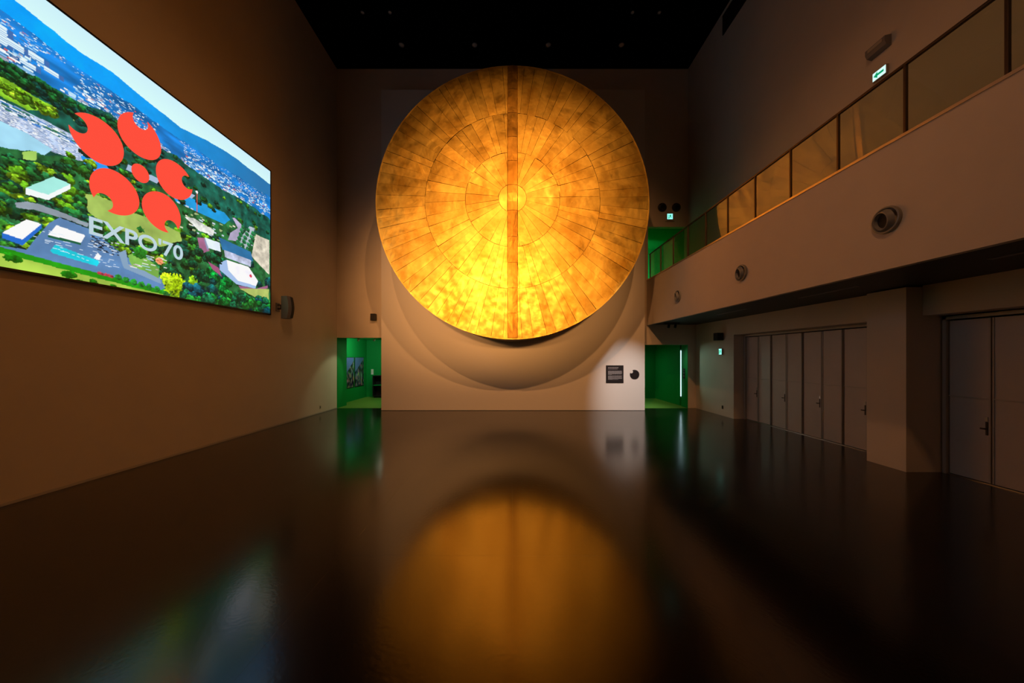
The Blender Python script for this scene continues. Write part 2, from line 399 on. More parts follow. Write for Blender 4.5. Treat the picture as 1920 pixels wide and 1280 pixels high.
ridge = [(-400, -330), (-120, -120), (0, -22), (60, 27), (100, 56), (118, 72), (154, 101), (183, 118), (208, 133), (252, 170), (291, 201), (339, 240), (388, 263), (436, 292), (506, 345)]
mt = below(ridge, (0, 150, 236), var=.10, wig=.03)
t = np.clip((YY-5.5)/4, 0, 1)[:, :, None]
img[mt] = (img*(1-t)+np.array([40, 108, 160])/255.*t)[mt]
city = [(-400, -270), (0, 18), (60, 62), (120, 108), (200, 165), (270, 212), (339, 262), (420, 315), (506, 370)]
ct = below(city, (22, 112, 186), var=.35, wig=.08, tex=fbm(4, 51, .6, 2.2))
for k in range(9000):                     # roofs and blocks of the far town, smaller towards the ridge
    Y = rng.uniform(SY0, SY1); Z = rng.uniform(5.3, 7.2)
    px = 961+SX*640/Y; py = 668-(Z-H)*640/Y
    ridge_y = np.interp(px, [c[0] for c in city], [c[1] for c in city]); d = (py-ridge_y)*Y/640
    if d < .0 or d > .85: continue
    if n_big[int((Z-SZ0)/(SZ1-SZ0)*(NZ-1)), int((Y-SY0)/(SY1-SY0)*(NY-1))] < .40: continue
    s = .012+.055*d
    col = [(205, 225, 240), (170, 205, 232), (235, 240, 245), (120, 170, 210), (150, 150, 170), (60, 110, 160)][rng.randint(6)]
    if rng.rand() < .04: col = (190, 90, 90)
    rect(Y, Z, s*rng.uniform(.6, 2.4), s*rng.uniform(.35, .9), col)
for (px, py, h_) in ((5, 66, .26), (38, 92, .10), (76, 112, .08), (104, 140, .07), (60, 126, .06)):   # tower blocks
    y, z = P(px, py); rect(y-.12, z-h_/2, .17, h_, (205, 222, 240)); rect(y+.05, z-h_/2, .05, h_, (60, 100, 160))
    for q in range(int(h_/.03)): rect(y-.12, z-h_/2+q*.03, .17, .008, (120, 160, 205))
# tree belt in front of the town
belt = [(-500, -60), (-100, 60), (0, 108), (40, 128), (80, 150), (120, 176), (160, 198), (210, 216), (280, 262), (340, 300), (400, 345), (450, 372), (506, 410)]
bt = below(belt, (20, 84, 70), var=.5, wig=.10, tex=n_fine)
fill([(-300, 40), (0, 140), (60, 178), (105, 202), (100, 212), (50, 205), (0, 178), (-300, 80)], (120, 176, 40), var=.5, wig=.06, tex=n_fine)
# parking field and lake on the left
pk = fill([(-400, 110), (0, 186), (60, 214), (130, 250), (172, 288), (150, 302), (100, 286), (0, 232), (-400, 190)], (160, 178, 206), var=.25, wig=.02, tex=n_fine)
for k in range(1100):
    px = rng.uniform(-60, 165); py = 210+px*.42+rng.uniform(-16, 32)
    y, z = P(px, py); rect(y, z, .03, .008, [(225, 228, 238), (110, 128, 165), (190, 200, 225)][rng.randint(3)])
fill([(-400, 195), (0, 226), (50, 250), (98, 280), (80, 292), (0, 275), (-400, 240)], (150, 200, 222), var=.08, wig=.02)
fill([(122, 202), (165, 216), (172, 236), (140, 228)], (140, 180, 110), var=.2, wig=.05)
# forest floor over the middle
fr_ = below([(-500, 240), (0, 277), (60, 284), (100, 292), (160, 305), (200, 330), (300, 350), (420, 410), (506, 450)], (34, 96, 52), var=.5, wig=.08, tex=n_fine)
# lake and river behind the emblem
fill([(150, 292), (176, 294), (215, 322), (240, 338), (236, 346), (190, 326), (160, 312)], (30, 140, 224), wig=.02)
fill([(322, 364), (352, 368), (420, 398), (432, 412), (420, 420), (372, 398), (330, 378)], (24, 140, 200), var=.1, wig=.02)
fill([(236, 318), (290, 342), (360, 372), (366, 366), (300, 336), (240, 308)], (150, 172, 196), wig=.01)
# trees of the mid ground
greens = [(28, 100, 46), (20, 84, 50), (50, 124, 40), (16, 74, 56), (96, 160, 30), (34, 110, 60), (130, 180, 34)]
def crown(Y, Z, s_, col):                 # a tree: a dark base and a cluster of lit leaf masses
    c = np.array(col, float)
    blob(Y, Z-s_*.25, s_*1.05, s_*.8, c*.45, .2)
    for q in range(11):
        a = rng.uniform(0, 2*PI); r_ = rng.uniform(0, .75); dz = math.sin(a)*r_*.75
        blob(Y+math.cos(a)*r_*s_, Z+dz*s_, s_*rng.uniform(.24, .42), s_*rng.uniform(.18, .30), c*(.82+.5*dz+rng.uniform(-.12, .14)), .3)
for k in range(520):                      # the wooded belts on the left
    px = rng.uniform(-300, 330); t_ = rng.uniform(0, 1); py = np.interp(px, [b_[0] for b_ in belt], [b_[1] for b_ in belt])+4+t_*(26 if px < 130 else 34)
    Y, Z = P(px, py); crown(Y, Z, rng.uniform(.04, .07), [(22, 96, 52), (30, 110, 50), (16, 80, 70)][rng.randint(3)])
for k in range(150):
    px = rng.uniform(-240, 104); py = 158+px*.52+rng.uniform(-9, 9); Y, Z = P(px, py); crown(Y, Z, rng.uniform(.035, .06), [(120, 180, 30), (150, 196, 40), (90, 150, 34)][rng.randint(3)])
for k in range(120):
    px = rng.uniform(0, 175); py = 196+px*.52+rng.uniform(-9, 5); y, z = P(px, py)
    rect(y, z, rng.uniform(.03, .12), rng.uniform(.01, .02), [(220, 228, 236), (60, 120, 190), (50, 110, 80), (30, 90, 120)][rng.randint(4)])
pts = []
for k in range(1150):
    px = rng.uniform(-420, 505); py = rng.uniform(215, 600)
    lim = np.interp(px, [-500, 0, 100, 200, 300, 420, 506], [256, 291, 300, 240, 274, 354, 412])
    if py < lim: continue
    Y, Z = P(px, py)
    if Z < SZ0: continue
    pts.append((Z, Y, px, py))
pts.sort(reverse=True)
for Z, Y, px, py in pts:
    s_ = (.05+.085*(6.2-Z)/2.4)*rng.uniform(.7, 1.35)
    i = rng.randint(5 if px > 340 else 7)
    crown(Y, Z, s_, [(10, 110, 66), (0, 126, 50), (12, 92, 90)][rng.randint(3)] if px > 380 and py > 480 else greens[i])
# clearings, roads and lawns
lw = fill([(160, 362), (185, 366), (235, 392), (300, 418), (338, 436), (340, 450), (300, 462), (250, 440), (205, 425), (165, 396)], (146, 172, 84), var=.15, wig=.06)
fill([(40, 284), (70, 284), (66, 300), (42, 296)], (150, 190, 90), var=.1, wig=.04)
fill([(28, 380), (50, 376), (90, 388), (130, 404), (166, 418), (164, 424), (120, 410), (60, 392), (30, 388)], (128, 140, 150), var=.2, wig=.05)
for k in range(60):
    px = rng.uniform(330, 500); py = 395+(px-330)*.42+rng.uniform(-20, 28); y, z = P(px, py)
    rect(y, z, rng.uniform(.04, .10), rng.uniform(.02, .035), [(214, 210, 190), (180, 196, 210), (150, 170, 120)][rng.randint(3)])
fill([(428, 450), (432, 436), (446, 428), (436, 408), (440, 408), (452, 420), (458, 428), (444, 452)], (168, 160, 188), var=.15, wig=.02)
fill([(446, 452), (468, 424), (478, 428), (464, 470)], (170, 180, 190), var=.2, wig=.02)
for k in range(3):
    for q in range(5): y, z = P(446+k*9+q*2.6, 454+k*6-q*7); blob(y, z, .07, .06, (30, 104, 62), .3)
fill([(480, 440), (505, 450), (505, 515), (471, 480)], (196, 188, 170), var=.25, wig=.03, tex=n_fine)
fill([(347, 407), (362, 408), (402, 432), (400, 442), (372, 432)], (204, 206, 200), var=.35, wig=.04, tex=n_fine)
# exhibition halls
def bld(roof, wallp, rc, wc):
    fill(wallp, wc); fill(roof, rc, var=.06)
bld([(48, 352), (100, 331), (132, 345), (90, 365)], [(48, 352), (90, 365), (132, 345), (132, 354), (90, 375), (48, 364)], (150, 214, 204), (222, 230, 236))
bld([(4, 436), (50, 411), (78, 420), (42, 449)], [(4, 436), (42, 449), (78, 420), (78, 428), (42, 460), (4, 446)], (240, 240, 250), (30, 100, 190))
# car park, pool and paths
fill([(-300, 480), (-60, 452), (50, 468), (92, 418), (112, 408), (170, 430), (232, 478), (306, 522), (310, 546), (150, 510), (60, 482), (-300, 520)], (84, 122, 166), var=.12, wig=.01)
bld([(90, 440), (106, 422), (160, 441), (152, 455)], [(90, 440), (152, 455), (152, 459), (90, 445)], (232, 236, 240), (20, 90, 60))
fill([(94, 470), (103, 458), (188, 490), (182, 499), (100, 475)], (20, 190, 208), var=.12)
fill([(176, 484), (183, 474), (190, 480), (186, 488)], (240, 240, 245))
for k in range(7): fill([(108+k*9, 466+k*3.4), (113+k*9, 468+k*3.4), (113+k*9, 469+k*3.4), (108+k*9, 467+k*3.4)], (190, 240, 244))
for k in range(26):
    x0 = 56+k*9.2; y0 = 478+k*2.9
    fill([(x0, y0), (x0+5, y0+1.6), (x0+5, y0+3), (x0, y0+1.4)], (232, 214, 226) if k % 3 else (190, 100, 130))
for k in range(40):
    px = rng.uniform(60, 215); py = 436+(px-60)*.33+rng.uniform(-16, 16)
    y, z = P(px, py); rect(y, z, rng.uniform(.02, .10), .008, (200, 214, 232))
for k in range(70):
    px = rng.uniform(168, 222); py = 438+(px-168)*.4+rng.uniform(-2, 24)
    y, z = P(px, py); rect(y, z, rng.uniform(.02, .07), .015, [(40, 54, 66), (20, 30, 40), (190, 200, 210)][rng.randint(3)])
fill([(222, 474), (236, 468), (240, 494), (300, 520), (302, 532), (232, 502)], (122, 150, 176), wig=.01)
fill([(238, 478), (262, 470), (300, 505), (298, 522), (246, 496)], (110, 160, 70), var=.2, wig=.05)
for k in range(26):
    px = rng.uniform(240, 310); py = rng.uniform(470, 506); y, z = P(px, py)
    rect(y, z, rng.uniform(.04, .12), .02, [(210, 212, 206), (150, 190, 200), (170, 160, 150)][rng.randint(3)])
y, z = P(299, 489); blob(y, z, .07, .062, (232, 134, 92), .2)
y, z = P(262, 474); blob(y, z, .12, .11, (30, 110, 30)); y, z = P(263, 430); blob(y, z, .06, .07, (24, 96, 40))
# halls on the right
fill([(370, 445), (384, 446), (393, 470), (376, 476)], (150, 96, 128), var=.2)
bld([(384, 445), (412, 455), (414, 472), (391, 465)], [(384, 445), (391, 465), (389, 470), (383, 450)], (208, 220, 240), (130, 140, 170))
fill([(410, 444), (470, 472), (475, 490), (417, 468)], (40, 104, 150), var=.12)
fill([(420, 468), (471, 488), (470, 500), (422, 482)], (170, 176, 200), var=.25, tex=n_fine)
bld([(425, 487), (466, 500), (484, 527), (480, 536), (446, 526), (428, 506)], [(412, 492), (425, 487), (428, 506), (446, 526), (480, 536), (479, 541), (444, 533), (412, 506)], (232, 230, 242), (150, 176, 214))
fill([(447, 535), (480, 541), (502, 535), (502, 540), (482, 547), (450, 540)], (146, 90, 124))
fill([(390, 490), (410, 502), (416, 519), (398, 504)], (150, 80, 116), wig=.01)
fill([(449, 541), (504, 542), (504, 562), (486, 562)], (170, 186, 100), var=.15, wig=.03)
y, z = P(470, 517); blob(y, z, .045, .045, (230, 60, 90), 0)
for px, py in ((374, 470), (392, 478), (400, 480), (408, 486), (362, 492), (376, 508), (366, 520), (384, 520)): Y, Z = P(px, py); crown(Y, Z, .12, (16, 96, 60))
# lower edge: clipped hedge, lawn, round bushes
fill([(-600, 520), (-200, 460), (0, 474), (80, 494), (200, 526), (306, 551), (306, 575), (0, 540), (-600, 640)], (150, 182, 70), var=.22, wig=.03, tex=fbm(3, 71))
fill([(-600, 505), (-200, 452), (0, 463), (80, 484), (200, 516), (306, 544), (306, 552), (200, 526), (80, 494), (0, 474), (-200, 462), (-600, 520)], (28, 136, 20), var=.25, wig=.02)
for px, py, s in ((23, 484, .10), (130, 515, .10), (175, 527, .07), (148, 527, .06), (213, 536, .05), (-60, 480, .12), (-160, 474, .13)):
    y, z = P(px, py); blob(y, z, s, s*.6, (20, 100, 14), .3)
for k in range(7):
    y, z = P(222+k*14.5, 520+k*4.4); blob(y, z, .055, .06, (30, 120, 40), .3)
for k in range(5):
    y, z = P(186+k*6, 512+k*1.5); blob(y, z, .03, .025, (140, 50, 60), .2)
y, z = P(329, 534); blob(y, z, .24, .23, (150, 184, 18), .3); y, z = P(313, 524); blob(y, z, .13, .13, (164, 196, 30), .3)
y, z = P(362, 528); blob(y, z, .10, .13, (120, 170, 26), .3)
for k in range(70):
    px = rng.uniform(345, 505); py = 540+(px-345)*.16+rng.uniform(-6, 34); Y, Z = P(px, py)
    if Z > SZ0: crown(Y, Z, rng.uniform(.12, .18), [(16, 130, 50), (20, 110, 70), (40, 150, 56), (12, 84, 96)][rng.randint(4)])
# a thin mast by the lake
fill([(368.6, 360), (369.8, 360), (369.8, 398), (368.6, 398)], (210, 70, 60)); y, z = P(369, 360); blob(y, z, .03, .03, (235, 235, 235), 0)
img = np.clip(img*1.12, 0, 1)
lin = np.where(img <= .04045, img/12.92, ((img+.055)/1.055)**2.4)
me = bpy.data.meshes.new('picture')
nv = NY*NZ; co = np.empty((nv, 3), np.float32); co[:, 0] = 0; co[:, 1] = YY.ravel()-(SY0+SY1)/2; co[:, 2] = ZZ.ravel()-SZ0
idx = np.arange(nv).reshape(NZ, NY)
quads = np.stack([idx[:-1, :-1], idx[:-1, 1:], idx[1:, 1:], idx[1:, :-1]], -1).reshape(-1, 4)
me.vertices.add(nv); me.vertices.foreach_set('co', co.ravel())
me.loops.add(quads.size); me.loops.foreach_set('vertex_index', quads.ravel().astype(np.int32))
me.polygons.add(len(quads)); me.polygons.foreach_set('loop_start', np.arange(0, quads.size, 4, dtype=np.int32))
me.polygons.foreach_set('loop_total', np.full(len(quads), 4, np.int32))
at = me.color_attributes.new('picture', 'FLOAT_COLOR', 'POINT')
at.data.foreach_set('color', np.concatenate([lin.reshape(-1, 3), np.ones((nv, 1))], 1).astype(np.float32).ravel())
me.update(); me.validate()
m = bpy.data.materials.new('screen_picture'); m.use_nodes = True; nt = m.node_tree; N = nt.nodes; L = nt.links
b = N['Principled BSDF']; b.inputs['Base Color'].default_value = (.01, .01, .01, 1); b.inputs['Roughness'].default_value = .6
ca = N.new('ShaderNodeVertexColor'); ca.layer_name = 'picture'
L.new(ca.outputs[0], b.inputs['Emission Color']); b.inputs['Emission Strength'].default_value = .95
me.materials.append(m); pic = bpy.data.objects.new('picture', me); C.objects.link(pic)
pic.parent = scr; pic.location = (SX-wloc(scr).x, 0, 0)
# emblem: five bitten petals round a dot, and the words
M['red_em'] = mat('emblem_red', (.05, .01, .01), .6, emit=(.98, .075, .045), estr=1.0)
M['word_em'] = mat('word_blue_white', (.05, .05, .05), .6, emit=(.50, .66, .74), estr=1.0)
EC = (6.464, 5.564)
def yz(bm, pts, x): flat_poly(bm, [(x, p[0], p[1]) for p in pts], .004, (1, 0, 0))
bm = bmesh.new(); yz(bm, [(EC[0]+.155*math.cos(2*PI*k/32), EC[1]+.165*math.sin(2*PI*k/32)) for k in range(32)], SX+.004)
obj('emblem_dot', bm, M['red_em'], scr)
ea, eb, bt_, brd, dist = .385, .405, .285, .135, .70      # radial, tangential half axes, bite offset and radius
for k in range(5):
    a = math.radians(90+72*k); ur = (math.cos(a), math.sin(a)); ut = (-ur[1], ur[0])
    n = 90; outer = []
    for i in range(n):
        t = 2*PI*i/n; p, q = ea*math.cos(t), .93*eb*math.sin(t)*(1-.06*math.cos(t))
        if math.hypot(p-bt_, q) >= brd: outer.append((t if t < PI else t-2*PI, p, q))
    outer = sorted(outer, key=lambda e: e[0] % (2*PI))
    t0 = math.atan2(outer[-1][2], outer[-1][1]-bt_); t1 = math.atan2(outer[0][2], outer[0][1]-bt_)
    # inner arc of the bite runs on the inward side
    arc = []
    A0 = t0 % (2*PI); A1 = t1 % (2*PI)
    for i in range(1, 16): th = A0+(A1-A0)*i/16; arc.append((bt_+brd*math.cos(th), brd*math.sin(th)))
    pl = [(p, q) for _, p, q in outer]+arc
    pts = [(EC[0]+ur[0]*(dist+p)+ut[0]*q, EC[1]+ur[1]*(dist+p)+ut[1]*q) for p, q in pl]
    bm = bmesh.new(); yz(bm, pts, SX+.004); obj('emblem_petal', bm, M['red_em'], scr)
def text_mesh(body, size, bold=0, spacing=1.0):
    cu = bpy.data.curves.new('text', 'FONT'); cu.body = body; cu.size = size; cu.offset = bold; cu.space_character = spacing; cu.resolution_u = 6
    t = bpy.data.objects.new('text', cu); C.objects.link(t); bpy.context.view_layer.update()
    dg = bpy.context.evaluated_depsgraph_get(); me = bpy.data.meshes.new_from_object(t.evaluated_get(dg))
    bpy.data.objects.remove(t); return me
def place_text(name, body, width, height, origin, ex, ez, m, parent, bold=0, spacing=1.0):
    """flat lettering: ex = reading direction, ez = up; scaled to width and height from its lower left corner"""
    me = text_mesh(body, 1, bold, spacing)
    xs = [v.co.x for v in me.vertices]; ys = [v.co.y for v in me.vertices]
    x0, x1, y0, y1 = min(xs), max(xs), min(ys), max(ys)
    base = wloc(parent)
    for v in me.vertices:
        p = Vector(origin)+Vector(ex)*((v.co.x-x0)/(x1-x0)*width)+Vector(ez)*((v.co.y-y0)/(y1-y0)*height); v.co = p-base
    me.materials.clear(); me.materials.append(m); o = bpy.data.objects.new(name, me); C.objects.link(o); o.parent = parent; return o
place_text('screen_words', "EXPO'70", 1.62, .315, (SX+.008, 5.675, 4.135), (0, 1, 0), (0, 0, 1), M['word_em'], scr, .020, 1.0)

# ------------------------------------------------------------------ folding doors on the right
DX = 7.83
def leaf_mesh(y0, y1, handle):
    g = .012
    return [B((DX, DX+.05, y0+g, y1-g, .03, 1.38), bev=.004), B((DX, DX+.05, y0+g, y1-g, 1.41, 2.74), bev=.004)]
def folding_door(name, ys, frame_far, top):
    d = sempty(name, (DX, ys[0], 0))
    obj('door_frame', B((DX-.05, DX+.12, frame_far, frame_far+.05, 0, top+.07), (DX-.05, DX+.12, ys[-1]-.05, frame_far+.05, top+.015, top+.07)), M['doorframe'], d)
    obj('floor_track', B((DX-.03, DX+.09, ys[-1]-.05, frame_far, .0, .012)), M['steel'], d)
    obj('backing', B((DX+.10, DX+.115, ys[-1]-.05, frame_far, .012, top+.015)), M['gap'], d)
    for i in range(len(ys)-1):
        a, c = ys[i+1], ys[i]                       # a nearer the viewer, c farther
        lf = obj('door_leaf', B((DX, DX+.045, a+.016, c-.016, .02, 1.375), (DX, DX+.045, a+.016, c-.016, 1.40, 2.735), (DX+.006, DX+.04, a+.012, c-.012, 1.375, 1.40), bev=.003), M['door'], d)
        obj('middle_rail', B((DX-.012, DX, a+.010, c-.010, 1.392, 1.412)), M['doorframe'], lf)
        if i % 2 == 0:
            obj('edge_stile', B((DX-.014, DX, a+.010, a+.035, .02, 2.735)), M['doorframe'], lf)
            bm = B((DX-.012, DX, a+.045, a+.075, .80, 1.02), (DX-.055, DX-.012, a+.052, a+.068, .90, .916), (DX-.065, DX-.045, a+.052, a+.105, .896, .920), bev=.003)
            obj('handle', bm, M['dark_metal'], lf)
            obj('lock_plate', B((DX-.014, DX, a+.045, a+.075, 1.03, 1.10)), M['steel'], lf)
        else:
            obj('edge_stile', B((DX-.035, DX, a+.016, a+.045, .02, 2.735)), M['doorframe'], lf)
            obj('edge_stile', B((DX-.014, DX, c-.028, c-.010, .02, 2.735)), M['doorframe'], lf)
    return d
folding_door('door_1', [11.43-.56*k for k in range(9)], 11.43, 2.745)
folding_door('door_2', [6.13-.56*k for k in range(13)], 6.13, 2.745)

# ------------------------------------------------------------------ railing on the balcony
rail = thing('glass_railing', 'bronze-framed glass railing along the top of the balcony', 'railing', (5.5, 3, 5.205))
py_ = [13.64-.985*k for k in range(18)]
for k, y in enumerate(py_):
    obj('post', B((5.48, 5.52, y-.016, y+.016, 5.205, 6.17), bev=.003), M['bronze'], rail)
    if k:
        obj('glass_panel', B((5.496, 5.504, y+.022, py_[k-1]-.022, 5.225, 6.155)), M['glass'], rail)
obj('handrail', B((5.475, 5.525, py_[-1]-.03, 13.70, 6.17, 6.205), bev=.006), M['bronze'], rail)
obj('base_rail', B((5.485, 5.515, py_[-1]-.03, 13.70, 5.205, 5.222)), M['bronze'], rail)

# ------------------------------------------------------------------ air nozzles
def nozzle(axis, centre, r, label, group, name='air_nozzle', m=None, tilt=(0, 0, 0)):
    """axis points out of the wall"""
    m = m or M['nozzle']; ax = Vector(axis)
    t = thing(name, label, 'air vent', centre, group)
    bm = bmesh.new(); lathe(bm, [(r*.80, 0), (r*.98, 0), (r*1.0, .02), (r*.97, .045), (r*.88, .05), (r*.80, .03), (r*.78, -.0), (r*.80, 0)], ax, centre, 40); obj('flange', bm, m, t, smooth=True)
    ia = (ax+Vector(tilt)).normalized()
    bm = bmesh.new(); lathe(bm, [(r*.80, .020), (r*.74, .045), (r*.66, .085), (r*.60, .09), (r*.57, .07), (r*.52, .045)], ia, Vector(centre), 36); obj('swivel_ring', bm, m, t, smooth=True)
    bm = bmesh.new(); lathe(bm, [(0, .042), (r*.44, .044), (r*.52, .052)], ia, Vector(centre), 32); obj('throat', bm, M['gap'], t, smooth=True)
    return t
for y, lab in ((4.96, 'large round grey air nozzle on the balcony front, nearest of three'), (8.11, 'middle round grey air nozzle on the balcony front'), (11.22, 'farthest small-looking air nozzle on the balcony front near the gold disc')):
    nozzle((-1, 0, 0), (5.449, y, 4.08), .195, lab, 'air nozzles on the balcony front', tilt=(0, .25, -.15))
nozzle((0, -1, 0), (6.07, YF-.001, 8.14), .175, 'left of two black round vents above the upper exit sign', 'black vents on the end wall', m=M['ventdark'], tilt=(.1, 0, -.2))
nozzle((0, -1, 0), (6.64, YF-.001, 8.14), .175, 'right of two black round vents above the upper exit sign', 'black vents on the end wall', m=M['ventdark'], tilt=(.1, 0, -.2))

# ------------------------------------------------------------------ ceiling downlights
def downlight(x, y, r, label):
    t = thing('downlight', label, 'ceiling light', (x, y, ZC-.001), 'unlit downlights in the black ceiling')
    bm = bmesh.new(); lathe(bm, [(r*.8, 0), (r, 0), (r, .012), (r*.92, .02), (r*.8, .012), (r*.8, 0)], (0, 0, -1), (x, y, ZC-.001), 24); obj('trim_ring', bm, M['greyplastic'], t, smooth=True)
    bm = bmesh.new(); lathe(bm, [(r*.78, .001), (r*.62, .008), (r*.3, .016), (0, .018)], (0, 0, -1), (x, y, ZC-.001), 20); obj('lens', bm, M['lampglass'], t, smooth=True)
for x, lab in ((-4.16, 'outermost left downlight of the row of four above the disc'), (-1.42, 'inner left downlight of the row of four above the disc'),
               (1.34, 'inner right downlight of the row of four above the disc'), (4.08, 'outermost right downlight of the row of four above the disc')):
    downlight(x, 12.79, .105, lab)
for x, lab in ((-5.09, 'small ceiling downlight at the far left of the front row'), (-4.16, 'second small ceiling downlight from the left of the front row'),
               (4.07, 'third small ceiling downlight from the left of the front row'), (4.98, 'small ceiling downlight at the far right of the front row')):
    downlight(x, 11.58, .062, lab)

# long dark grille at the top of the upper right wall
t = thing('wall_grille', 'long dark louvred grille high on the right wall under the ceiling', 'vent', (XU, 11.5, 12.96))
obj('grille_frame', B((XU-.03, XU, 3.0, 11.55, 12.95, 12.98), (XU-.03, XU, 3.0, 11.55, 13.58, 13.61), (XU-.03, XU, 11.52, 11.55, 12.98, 13.58), (XU-.03, XU, 3.0, 3.03, 12.98, 13.58)), M['gap'], t)
obj('back_plate', B((XU-.006, XU, 3.03, 11.52, 12.98, 13.58)), M['gap'], t)
for k in range(9):
    obj('slat', B((XU-.026, XU-.008, 3.03, 11.52, 13.01+k*.062, 13.03+k*.062)), M['gap'], t)

# ------------------------------------------------------------------ exit signs, boxes, speakers, signs
def exit_sign(axis, c, w_, h_, lab, arrow=False, em='white_em', fig='green_em'):
    """lit sign flat on a wall; axis is the wall normal, +/-X or -Y"""
    t = thing('exit_sign', lab, 'exit sign', c); ax = Vector(axis); c = Vector(c)
    ex = Vector((0, 0, 1)).cross(ax) if ax.x == 0 else Vector((0, 1 if ax.x > 0 else -1, 0))
    def slab(x0, x1, z0, z1, d0, d1):
        p = c+ex*x0+Vector((0, 0, z0))+ax*d0; q = c+ex*x1+Vector((0, 0, z1))+ax*d1
        return (min(p.x, q.x), max(p.x, q.x), min(p.y, q.y), max(p.y, q.y), min(p.z, q.z), max(p.z, q.z))
    obj('housing', B(slab(-w_/2-.012, w_/2+.012, -h_/2-.012, h_/2+.012, 0, .05), bev=.004), M['beige'], t)
    obj('lit_face', B(slab(-w_/2, w_/2, -h_/2, h_/2, .05, .056)), M[em], t)
    bm = bmesh.new(); s = h_/2
    def poly(pts): flat_poly(bm, [c+ex*(px*s)+Vector((0, 0, pz*s))+ax*.057 for px, pz in pts], .003, ax)
    if arrow:   # arrow to the reader's left and the exit doorway
        poly([(-1.3, 0), (-.35, .8), (-.35, .28), (1.15, .28), (1.15, -.28), (-.35, -.28), (-.35, -.8)])
    else:       # running figure in a doorway
        poly([(.05, .80), (.25, .80), (.28, .60), (.05, .58)]); poly([(-.25, .45), (.30, .52), (.22, -.05), (-.15, -.02)])
        poly([(-.15, -.02), (.10, -.04), (-.30, -.75), (-.55, -.72)]); poly([(.0, -.02), (.22, -.05), (.60, -.40), (.45, -.60)])
        poly([(.25, .45), (.62, .10), (.52, 0), (.20, .28)]); poly([(-.70, .60), (-.55, .60), (-.55, -.80), (-.70, -.80)])
    obj('symbol', bm, M[fig], t)
    return t
exit_sign((-1, 0, 0), (XU-.001, 6.59, 7.56), .23, .15, 'lit white exit sign with green arrow on the upper right wall', True)
exit_sign((-1, 0, 0), (XR-.001, 12.16, 2.27), .15, .20, 'lit exit sign with running figure under the balcony beside folding doors', em='cyan_em')
exit_sign((0, -1, 0), (6.37, YF-.001, 7.76), .22, .22, 'small lit exit sign above the upper green opening', em='cyan_em')
t = thing('wall_ledge', 'thin ledge under the exit sign above the upper green opening', 'ledge', (6.37, YF-.001, 7.59))
obj('ledge_board', B((6.2, 6.56, YF-.04, YF-.001, 7.575, 7.59)), M['beige'], t)

t = thing('emergency_lamp_box', 'plain wedge-fronted wall box above the arrow exit sign', 'wall box', (XU-.001, 6.6, 7.97))
bm = bmesh.new(); y0, y1 = 6.42, 6.78
prof = [(XU-.001, 7.96), (XU-.10, 7.99), (XU-.13, 8.05), (XU-.13, 8.14), (XU-.001, 8.17)]
flat_poly(bm, [(x, y0, z) for x, z in prof], y1-y0, (0, 1, 0)); obj('box_body', bm, M['greyplastic'], t)
obj('lamp_window', B((XU-.134, XU-.13, 6.47, 6.73, 8.065, 8.125)), M['beige'], t)

# grey speaker on a bracket beside the screen
t = thing('wall_speaker', 'slim grey curved loudspeaker on a bracket right of the big screen', 'speaker', (XL, 10.35, 3.5))
obj('wall_plate', B((XL, XL+.02, 10.27, 10.43, 3.46, 3.72), bev=.004), M['greyplastic'], t)
obj('bracket_arm', B((XL+.02, XL+.19, 10.32, 10.36, 3.52, 3.56), (XL+.02, XL+.19, 10.32, 10.36, 3.64, 3.67), (XL+.10, XL+.13, 10.32, 10.36, 3.56, 3.64), bev=.005), M['dark_metal'], t)
bm = bmesh.new(); n = 10; secs = []
for i in range(n+1):
    z = 3.24+.67*i/n; bulge = .05*math.sin(PI*i/n)
    secs.append([bm.verts.new((XL+x, y, z)) for x, y in ((.19, 10.42), (.34+bulge*.3, 10.46), (.40+bulge, 10.40), (.43+bulge, 10.28), (.38+bulge, 10.20), (.20, 10.22))])
for a, c in zip(secs, secs[1:]):
    for i in range(6): bm.faces.new((a[i], a[(i+1) % 6], c[(i+1) % 6], c[i]))
bm.faces.new(secs[0]); bm.faces.new(secs[-1]); obj('cabinet', bm, M['greyplastic'], t, smooth=True)
bm = bmesh.new(); secs = []
for i in range(n+1):
    z = 3.26+.63*i/n; bulge = .05*math.sin(PI*i/n)
    secs.append([bm.verts.new((XL+x, y, z)) for x, y in ((.405+bulge, 10.395), (.435+bulge, 10.40), (.455+bulge, 10.28), (.437+bulge, 10.275))])
for a, c in zip(secs, secs[1:]):
    for i in range(4): bm.faces.new((a[i], a[(i+1) % 4], c[(i+1) % 4], c[i]))
bm.faces.new(secs[0]); bm.faces.new(secs[-1]); obj('front_cloth', bm, M['grille'], t, smooth=True)
# little black speakers
def black_speaker(c, ax, w_, h_, d_, lab):
    t = thing('black_speaker', lab, 'speaker', c); x, y, z = c
    if ax == 'y':
        obj('cabinet', B((x-w_/2, x+w_/2, y-d_-.03, y-.03, z-h_/2, z+h_/2), bev=.01), M['black'], t)
        obj('cloth', B((x-w_/2+.015, x+w_/2-.015, y-d_-.036, y-d_-.03, z-h_/2+.015, z+h_/2-.015)), M['grille'], t)
        obj('mount', B((x-.03, x+.03, y-.03, y, z-.05, z+.05)), M['dark_metal'], t)
    else:
        obj('cabinet', B((x-d_-.03, x-.03, y-w_/2, y+w_/2, z-h_/2, z+h_/2), bev=.01), M['black'], t)
        obj('cloth', B((x-d_-.036, x-d_-.03, y-w_/2+.015, y+w_/2-.015, z-h_/2+.015, z+h_/2-.015)), M['grille'], t)
        obj('mount', B((x-.03, x, y-.03, y+.03, z-.05, z+.05)), M['dark_metal'], t)
black_speaker((-5.61, YF, 3.68), 'y', .20, .28, .14, 'small black speaker on the end wall above the left green doorway')
